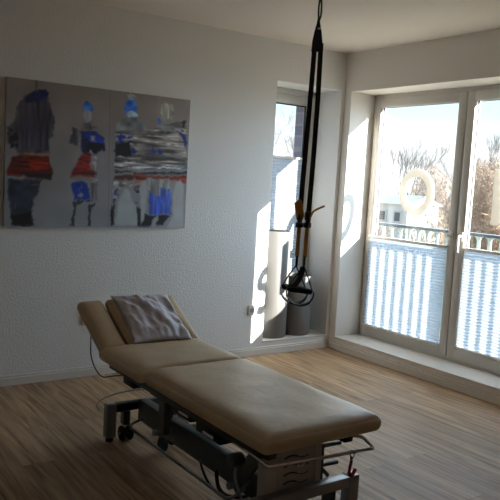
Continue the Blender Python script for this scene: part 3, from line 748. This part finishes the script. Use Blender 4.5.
# ------------------------------------------------------------------ pillow on the headrest
def make_pillow():
    bm = BM(); n = 44; hw, hl, t = .176, .200, .042; S = []
    for side in (1, -1):
        g = []
        for i in range(n + 1):
            row = []
            for j in range(n + 1):
                a = i / n * 2 - 1; b = j / n * 2 - 1
                pin = 1 - .10 * (1 - abs(a) ** 2) * abs(b) ** 4; pin2 = 1 - .10 * (1 - abs(b) ** 2) * abs(a) ** 4
                x = a * hw * pin2; y = b * hl * pin
                e = max(0, (1 - a ** 2) * (1 - b ** 2)) ** .42
                z = t * e if side > 0 else -t * .2 * e
                if side > 0:
                    w = mnoise.noise(Vector((x * 22 + y * 9, y * 12 - x * 5, 3.1))) * .016 + mnoise.noise(Vector((x * 42, y * 26 + x * 20, 8.3))) * .007
                    w += .010 * math.sin(58 * (x * .75 + .9 * y * y * 2 + .15 * y) + 2 * mnoise.noise(Vector((x * 6, y * 6, 1)))) * math.exp(-((y - .02) / .16) ** 2) * (1 if x > -.05 else .4)
                    z += w * min(1, e * 1.6)
                row.append((x, y, z))
            g.append(row)
        S.append(g)
    V = {}
    for s, g in enumerate(S):
        for i in range(n + 1):
            for j in range(n + 1):
                edge = i in (0, n) or j in (0, n)
                key = (0 if edge else s, i, j)
                if key not in V: V[key] = bm.verts.new(g[i][j])
    def gv(s, i, j): return V[(0 if (i in (0, n) or j in (0, n)) else s, i, j)]
    for s in (0, 1):
        for i in range(n):
            for j in range(n):
                q = [gv(s, i, j), gv(s, i + 1, j), gv(s, i + 1, j + 1), gv(s, i, j + 1)]
                bm.faces.new(q if s == 0 else q[::-1])
    return bm
bm = make_pillow()
bmesh.ops.rotate(bm, verts=bm.verts, cent=(0, 0, 0), matrix=Matrix.Rotation(-.04, 3, 'Z'))
bmesh.ops.translate(bm, verts=bm.verts, vec=(-2.288, HG.y + .207, HG.z + .072 + .008))
bmesh.ops.rotate(bm, verts=bm.verts, cent=HG, matrix=RX)
o = obj('pillow', bm, M['pillow'], smooth=True)
tag(o, 'crumpled greyish mauve satin pillow leaning on the raised headrest', 'pillow')

# ------------------------------------------------------------------ suspension trainer
TX, TY = -1.372, -1.25
tr = thing('suspension_trainer', 'black suspension trainer straps with amber adjusters hanging from the ceiling', 'exercise straps', (TX, TY, .65))
bm = BM(); lathe(bm, [(.03, 2.5), (.03, 2.492), (.012, 2.488), (.008, 2.47)], (TX, TY, 0), 'Z', 24); obj('ceiling_anchor', bm, M['steel'], tr, smooth=True, angle=40)
bm = BM()
for dx in (-.010, .010):
    tube(bm, smooth_path([(TX + dx * .3, TY, 2.478), (TX + dx, TY, 2.43), (TX + dx * .9, TY, 2.38), (TX + dx * .3 - .002, TY, 2.352)], 6), .0055, 8)
obj('anchor_loop', bm, M['webbing'], tr, smooth=True)
bm = BM(); tube(bm, smooth_path([(TX - .003, TY, 2.352), (TX - .004, TY, 2.345), (TX - .004, TY, 2.33)], 5), .008, 8)
outl = [(-.010, 2.36), (-.014, 2.33), (-.025, 2.28), (-.033, 2.23), (-.036, 2.17), (.026, 2.17), (.025, 2.23), (.018, 2.28), (.006, 2.33), (.002, 2.36)]
n0 = len(bm.verts); extrude_outline(bm, outl, 'XZ', -.008, .008); bm.verts.ensure_lookup_table()
nv_ = list(bm.verts)[n0:]; bmesh.ops.rotate(bm, verts=nv_, cent=(0, 0, 0), matrix=Matrix.Rotation(-.72, 3, 'Z')); bmesh.ops.translate(bm, verts=nv_, vec=(TX, TY, 0))
obj('equalizer_loop', bm, M['webbing'], tr)
bm = BM(); lathe(bm, [(0, -.012), (.006, -.012), (.006, .012), (0, .012)], (TX - .006, TY - .01, 2.30), 'Y', 10); obj('rivet', bm, M['steel'], tr)
ex = Vector((.72, -.62, 0))          # strap width faces the viewer side of the room
Lp = [(TX - .019, TY + .004, 2.22), (TX - .026, TY + .006, 1.9), (TX - .037, TY + .006, 1.6), (TX - .045, TY + .006, 1.375), (TX - .050, TY + .004, 1.17)]
Rp = [(TX + .015, TY - .010, 2.22), (TX + .016, TY - .012, 1.9), (TX + .010, TY - .014, 1.6), (TX + .004, TY - .014, 1.375), (TX - .004, TY - .014, 1.17)]
for P_ in (Lp, Rp):
    bm = BM(); tube(bm, smooth_path(P_, 6), 0, flat=(.0145, .0022, ex)); obj('main_strap', bm, M['webbing'], tr)
    x, y = P_[-1][0], P_[-1][1]
    bm = BM(); box(bm, (x - .017, y - .014, 1.185), (x + .017, y + .014, 1.235), .005); box(bm, (x - .020, y - .016, 1.140), (x + .020, y + .016, 1.172), .006); box(bm, (x - .012, y - .008, 1.165), (x + .012, y + .008, 1.19), .003)
    obj('adjusting_buckle', bm, M['black'], tr, smooth=True, angle=40)
    bm = BM(); tube(bm, [(x, y, 1.15), (x - .002, y, 1.05), (x - .003, y, .965)], 0, flat=(.012, .003, ex)); obj('amber_strap', bm, M['orange_web'], tr)
    bm = BM(); lathe(bm, [(.006, .905), (.008, .92), (.008, .965), (.005, .97)], (x - .003 if P_ is Lp else x - .006, y, 0), 'Z', 12); obj('strap_end', bm, M['webbing'], tr, smooth=True, angle=40)
x, y = Lp[-1][0], Lp[-1][1]
bm = BM(); tube(bm, [(x - .006, y - .012, 1.20), (x - .030, y - .012, 1.29), (x - .038, y - .010, 1.295)], 0, flat=(.024, .002, ex)); obj('adjusting_tab', bm, M['orange_web'], tr)
x, y = Rp[-1][0], Rp[-1][1]
bm = BM(); tube(bm, smooth_path([(x + .002, y - .012, 1.19), (x + .02, y - .02, 1.235), (x + .045, y - .03, 1.255), (x + .085, y - .045, 1.275)], 5), 0, flat=(.006, .002, (0, 0, 1))); obj('adjusting_tab', bm, M['orange_web'], tr)
# handles: padded grip, two side cords, foot cradle
def trainer_handle(ax, ay, az, gx, gy, gz, half, lean, droop):
    e = Vector((.80, -.60, 0)).normalized(); c = Vector((gx, gy, gz)); A = c - e * half + Vector((0, 0, lean)); B = c + e * half - Vector((0, 0, lean))
    bm = BM(); pts = [A.lerp(B, t) for t in [k / 12 for k in range(13)]]
    tube(bm, pts, [.012, .017, .0185, .0185, .018, .018, .018, .018, .018, .0185, .0185, .017, .012], 16)
    hd = obj('handle_grip', bm, M['foam'], tr, smooth=True, angle=60)
    top = Vector((ax, ay, az))
    for E in (A, B):
        bm = BM(); tube(bm, smooth_path([top, top.lerp(E, .5) + (E - c) * .05, E + (E - c) * .03], 6), .0042, 8); obj('side_cord', bm, M['webbing'], hd, smooth=True)
    bm = BM(); n = 18; pts = []
    for k in range(n + 1):
        a = math.pi * k / n; pts.append(c - e * half * 1.12 * math.cos(a) * (1 + .1 * math.sin(a)) + Vector((0, 0, -droop * math.sin(a) + lean * math.cos(a))))
    tube(bm, pts, 0, flat=(.013, .003, Vector((.6, .8, .25)))); obj('foot_cradle', bm, M['webbing'], hd)
trainer_handle(TX - .057, TY + .004, .912, -1.436, TY + .0, .776, .072, .008, .090)
trainer_handle(TX - .012, TY - .014, .912, -1.426, TY - .045, .770, .072, .006, .088)
bm = BM(); tube(bm, smooth_path([(TX - .014, TY - .01, .905), (TX - .05, TY - .03, .84), (TX - .10, TY - .02, .775)], 6), 0, flat=(.016, .003, ex)); obj('spare_webbing', bm, M['webbing'], tr)

# ------------------------------------------------------------------ outside: railing and letters in front of the doors
RXX = .46
rail = thing('balcony_railing', 'low metal railing with dark handrail and pale bars outside the balcony doors', 'railing', (RXX, -1.1, .05))
bm = BM(); box(bm, (RXX - .025, -2.16, 1.074), (RXX + .025, -.02, 1.098), .004); obj('handrail', bm, M['rail_dark'], rail)
bm = BM(); box(bm, (RXX - .015, -2.16, .10), (RXX + .015, -.02, .13), .003); obj('bottom_rail', bm, M['rail_dark'], rail)
k = 0
for i in range(-4, 18):
    y = -.317 - .1 * i
    if y > -.03 or y < -2.15: continue
    bm = BM(); box(bm, (RXX - .006, y - .014, .12), (RXX + .006, y + .014, 1.076), .002)
    # small arches where bar meets handrail
    for s in (-1, 1):
        extrude_outline(bm, [(y + s * .010, 1.076), (y + s * .048, 1.076), (y + s * .030, 1.068), (y + s * .018, 1.056), (y + s * .010, 1.036)], 'YZ', RXX - .006, RXX + .006)
    obj('bar', bm, M['rail_pale'], rail)
for y in (-.04, -2.14):
    bm = BM(); box(bm, (TH - .01, y - .02, 1.02), (RXX - .02, y + .02, 1.076), .003); obj('wall_bracket', bm, M['rail_dark'], rail)

LX0, LX1 = .3046, .328     # foam letters stuck on the outer face of the panes
def letter(name, label, bm):
    return tag(obj(name, bm, M['letter'], smooth=True, angle=40), label, 'letter', 'cream letters on the balcony door panes')
bm = BM(); n = 48; cy, cz, ro, rz, w = -.587, 1.380, .177, .189, .060
outer = [(cy + ro * math.cos(a), cz + rz * math.sin(a)) for a in [2 * math.pi * q / n for q in range(n)]]
inner = [(cy + (ro - w) * math.cos(a), cz + (rz - w) * math.sin(a)) for a in [2 * math.pi * q / n for q in range(n)]]
rows = [[bm.verts.new((x, p[0], p[1])) for p in L_] for x, L_ in ((LX0, outer), (LX1, outer), (LX1, inner), (LX0, inner))]
for r_ in range(4):
    A, B = rows[r_], rows[(r_ + 1) % 4]
    for q in range(n): bm.faces.new((A[q], A[(q + 1) % n], B[(q + 1) % n], B[q]))
letter('sign_letter', 'large cream letter O stuck on the pane of the left balcony door', bm)
bm = BM(); box(bm, (LX0, -1.412, 1.178), (LX1, -1.318, 1.585), .002)
letter('sign_letter', 'cream upright stroke of letter I on the right door pane at the picture edge', bm)
bm = BM(); pts = []; cy = -1.715
for q in range(15):      # upper bowl, closed on the right seen from the room
    a = math.radians(155 - (155 + 90) * q / 14); pts.append((cy - .088 * math.cos(a), 1.467 + .060 * math.sin(a) + .003))
for q in range(1, 15):   # lower bowl, closed on the left
    a = math.radians(90 + (245) * q / 14); pts.append((cy - .092 * math.cos(a), 1.291 + .072 * math.sin(a) * 1.05))
ribbon2d(bm, pts, .060, 'YZ', LX0, LX1)
letter('sign_letter', 'cream mirrored letter S on the right door pane, beyond the letter I', bm)

# outer facade strip around the doors 
bm = BM(); box(bm, (TH, YE - 4.5, -4), (TH + .02, YE - .04, 5)); box(bm, (TH, -.0, -4), (TH + .02, .55, 5)); box(bm, (TH, YE - .04, HL + .05), (TH + .02, 0, 5)); box(bm, (TH, YE - .04, -4), (TH + .02, 0, 0.04))
struct('wall_right_outside', bm, M['brick'])
# ------------------------------------------------------------------ outside: ground, houses, trees
GZ = -3.2
bm = BM(); box(bm, (1.0, -60, GZ - .3), (120, 120, GZ)); box(bm, (-60, 1.2, GZ - .3), (1.0, 120, GZ))
struct('ground_outside', bm, M['ground'])

def branchy(name, label, x, y, h, seed, mat, spread=.45, depth=5, trunk=.10, kids=3, cat='tree', group=None, twig=.55, lean=0.0):
    r = random.Random(seed); bm = BM()
    def grow(p, d, L_, rad, lv):
        q = p + d * L_; mid = p.lerp(q, .5) + Vector((r.uniform(-1, 1), r.uniform(-1, 1), 0)) * L_ * .05
        tube(bm, [p, mid, q], [rad, rad * .8, rad * .62], 5 if lv > 2 else 3, cap=False)
        if lv == 0: return
        for k in range(kids + (1 if lv < 3 else 0)):
            a = r.uniform(0, 2 * math.pi); s = spread * r.uniform(.6, 1.3)
            u = d.orthogonal().normalized(); w = d.cross(u)
            nd = (d + (u * math.cos(a) + w * math.sin(a)) * s + Vector((0, 0, .12))).normalized()
            t = r.uniform(.55, 1.0)
            grow(p.lerp(q, t), nd, L_ * r.uniform(.58, .82), rad * .58, lv - 1)
    grow(Vector((x, y, GZ)), Vector((lean, r.uniform(-.05, .05), 1)).normalized(), h * .34, trunk, depth)
    o = obj(name, bm, mat)
    return tag(o, label, cat, group)

def bush(name, label, x, y, rx, ry, h, n, seed, mat, cat='shrub', group=None, z0=None):
    """mass of short twigs filling a rounded volume"""
    r = random.Random(seed); bm = BM(); z0 = GZ if z0 is None else z0
    # a few stems
    for k in range(7):
        a = r.uniform(0, 6.28); e = Vector((x + rx * .55 * math.cos(a), y + ry * .55 * math.sin(a), z0 + h * r.uniform(.6, .9)))
        tube(bm, [(x + r.uniform(-.2, .2), y + r.uniform(-.2, .2), z0), e], [.05, .015], 4, cap=False)
    for k in range(n):
        while True:
            a, b, c = r.uniform(-1, 1), r.uniform(-1, 1), r.uniform(0, 1)
            if a * a + b * b + (c * 1.0) ** 2.6 < 1: break
        p = Vector((x + a * rx, y + b * ry, z0 + c * h)); d = Vector((r.uniform(-1, 1), r.uniform(-1, 1), r.uniform(.1, 1.4))).normalized()
        L_ = r.uniform(.18, .5); wv = d.orthogonal().normalized() * r.uniform(.008, .022)
        v = [bm.verts.new(p - wv), bm.verts.new(p + wv), bm.verts.new(p + d * L_)]
        bm.faces.new(v)
    o = obj(name, bm, mat)
    return tag(o, label, cat, group)
TG = 'bare trees beyond the balcony'
branchy('bare_tree', 'tall bare tree rising above the cream letter O', 33, 29.4, 8.8, 4, M['bark2'], spread=.36, depth=6, trunk=.13, group=TG)
branchy('bare_tree', 'bare tree above the brown hedge, close to the middle stile of the doors', 37.5, 28.6, 8.6, 11, M['bark2'], spread=.4, depth=6, trunk=.12, group=TG)
branchy('bare_tree', 'bare tree over the hedge seen through the door with lever handle', 33, 22.3, 8.4, 23, M['bark2'], spread=.4, depth=6, trunk=.12, group=TG)
branchy('bare_tree', 'bare tree at the right picture edge above the brown hedge', 38, 18.2, 9.4, 31, M['bark2'], spread=.4, depth=6, trunk=.12, group=TG)
branchy('bare_tree', 'fine twigged bare tree seen through the narrow niche window', 11.2, 15.2, 7.9, 8, M['bark2'], spread=.5, depth=7, trunk=.09)
branchy('bare_tree', 'dark forked bare tree in front of the hedge behind the right door', 13.0, 8.7, 4.9, 15, M['bark'], spread=.5, depth=5, trunk=.05, group=TG)
BG = 'brown winter shrubs beyond the balcony'
for (x, y, rx, ry, h, n_, sd_, lb) in (
    (27.2, 22.1, 1.3, 1.75, 6.1, 15000, 1, 'broad brown winter shrub behind the cream letter O'),
    (23.5, 16.4, 1.2, 1.7, 6.2, 15000, 3, 'tall brown winter shrub at the left of the right door pane'),
    (27.0, 18.2, 1.3, 1.7, 6.5, 12000, 4, 'brown winter shrub furthest back in the right door pane'),
    (19.8, 12.5, 1.2, 1.4, 6.0, 12000, 5, 'tall brown winter shrub behind the upright letter stroke'),
    (16.2, 12.7, 1.1, 1.0, 3.9, 9000, 6, 'low brown shrub close behind the handrail, left door'),
    (16.4, 10.0, 1.1, 1.0, 3.8, 9000, 7, 'low brown shrub close behind the handrail, right door'),
    (16.6, 15.6, 1.0, 1.0, 3.2, 5000, 9, 'low brown shrub behind the handrail below the cream letter O')):
    bush('winter_shrub', lb, x, y, rx, ry, h, n_, sd_, M['twig'], group=BG)
bush('pale_shrub', 'pale cream round shrub between letter O and the handrail', 14.0, 11.35, .85, .8, 3.65, 3600, 8, M['twig2'])

def house(name, label, x0, x1, y0, y1, ze, zr, wins):
    root = thing(name, label, 'house', ((x0 + x1) / 2, (y0 + y1) / 2, GZ))
    bm = BM(); box(bm, (x0, y0, GZ), (x1, y1, ze)); obj('walls', bm, M['render_wall'], root)
    bm = BM(); xm = (x0 + x1) / 2; o = .15
    extrude_outline(bm, [(x0 - o, ze - .02), (x1 + o, ze - .02), (xm, zr)], 'XZ', y0 - o, y1 + o)
    obj('roof', bm, M['roof'], root)
    for (wy0, wy1, wz0, wz1) in wins:
        bm = BM(); rect_frame(bm, wy0, wy1, wz0, wz1, .08, x0 - .05, x0 + .02, .005); fr = obj('window_frame', bm, M['trim'], root)
        bm = BM(); box(bm, (x0 - .02, wy0 + .06, wz0 + .06), (x0 + .01, wy1 - .06, wz1 - .06)); obj('window_pane', bm, M['pane_dark'], fr)
    return root
house('town_house', 'tall white house at the left edge of the left balcony door', 22, 24, 22.6, 27, 4.9, 5.4, [(23.4, 24.1, 1.0, 2.2)])
house('garden_shed', 'low pale building seen through the ring of the cream letter', 19, 21, 16.4, 18.4, .75, 1.15, [(16.7, 17.2, -.1, .45), (17.6, 18.1, -.1, .45)])


# ------------------------------------------------------------------ light
SUN = Vector((-.607, 1.0, -.491)).normalized()
sd = bpy.data.lights.new('sun', 'SUN'); sd.energy = SUN_E; sd.angle = math.radians(.5); sd.color = (1.0, .97, .92)
so = bpy.data.objects.new('sun', sd); COL.objects.link(so); so.rotation_euler = SUN.to_track_quat('-Z', 'Y').to_euler(); so.location = (6, -6, 6)

kd = bpy.data.lights.new('skylight', 'SUN'); kd.energy = FILL_E; kd.angle = math.radians(140); kd.color = (.64, .82, 1.0)
ko = bpy.data.objects.new('skylight', kd); COL.objects.link(ko); ko.rotation_euler = Vector((-.86, .30, -.42)).to_track_quat('-Z', 'Y').to_euler(); ko.location = (8, -2, 6)

w = bpy.data.worlds.new('sky'); SC.world = w; w.use_nodes = True; nt = w.node_tree; nt.nodes.clear(); N, L = nt.nodes, nt.links
out = N.new('ShaderNodeOutputWorld'); bg = N.new('ShaderNodeBackground'); L.new(bg.outputs[0], out.inputs[0])
tc = N.new('ShaderNodeTexCoord'); sx = N.new('ShaderNodeSeparateXYZ'); L.new(tc.outputs['Generated'], sx.inputs[0])
cr = N.new('ShaderNodeValToRGB'); L.new(sx.outputs['Z'], cr.inputs[0])
e = cr.color_ramp.elements; e[0].position = 0.0; e[0].color = (1, 1, 1, 1); e[1].position = .9; e[1].color = (.20, .38, .72, 1)
x = e.new(.055); x.color = (.97, .99, 1.0, 1); x = e.new(.105); x.color = (.66, .86, .94, 1); x = e.new(.3); x.color = (.42, .66, .95, 1)
L.new(cr.outputs[0], bg.inputs['Color']); bg.inputs['Strength'].default_value = SKY_E

# ------------------------------------------------------------------ camera
cd = bpy.data.cameras.new('camera'); cam = bpy.data.objects.new('camera', cd); COL.objects.link(cam); SC.camera = cam
yaw, pitch, roll = .6162, -.0992, .0557
f = Vector((math.sin(yaw) * math.cos(pitch), math.cos(yaw) * math.cos(pitch), math.sin(pitch)))
r = Vector((math.cos(yaw), -math.sin(yaw), 0)); u = r.cross(f)
r2 = r * math.cos(roll) + u * math.sin(roll); u2 = -r * math.sin(roll) + u * math.cos(roll)
mt = Matrix((r2, u2, -f)).transposed().to_4x4(); mt.translation = (-4.0408, -4.4507, 1.4008)
cam.matrix_world = mt; cd.sensor_width = 36; cd.lens = 695.39 / 500 * 36; cd.clip_start = .05; cd.clip_end = 500
SC.view_settings.view_transform = 'Standard'; SC.view_settings.look = 'None'; SC.view_settings.exposure = EXPO; SC.view_settings.gamma = 1.0
SC.cycles.use_denoising = True
SC.cycles.max_bounces = 12; SC.cycles.diffuse_bounces = 8; SC.cycles.transparent_max_bounces = 16
SC.cycles.sample_clamp_indirect = 6.0
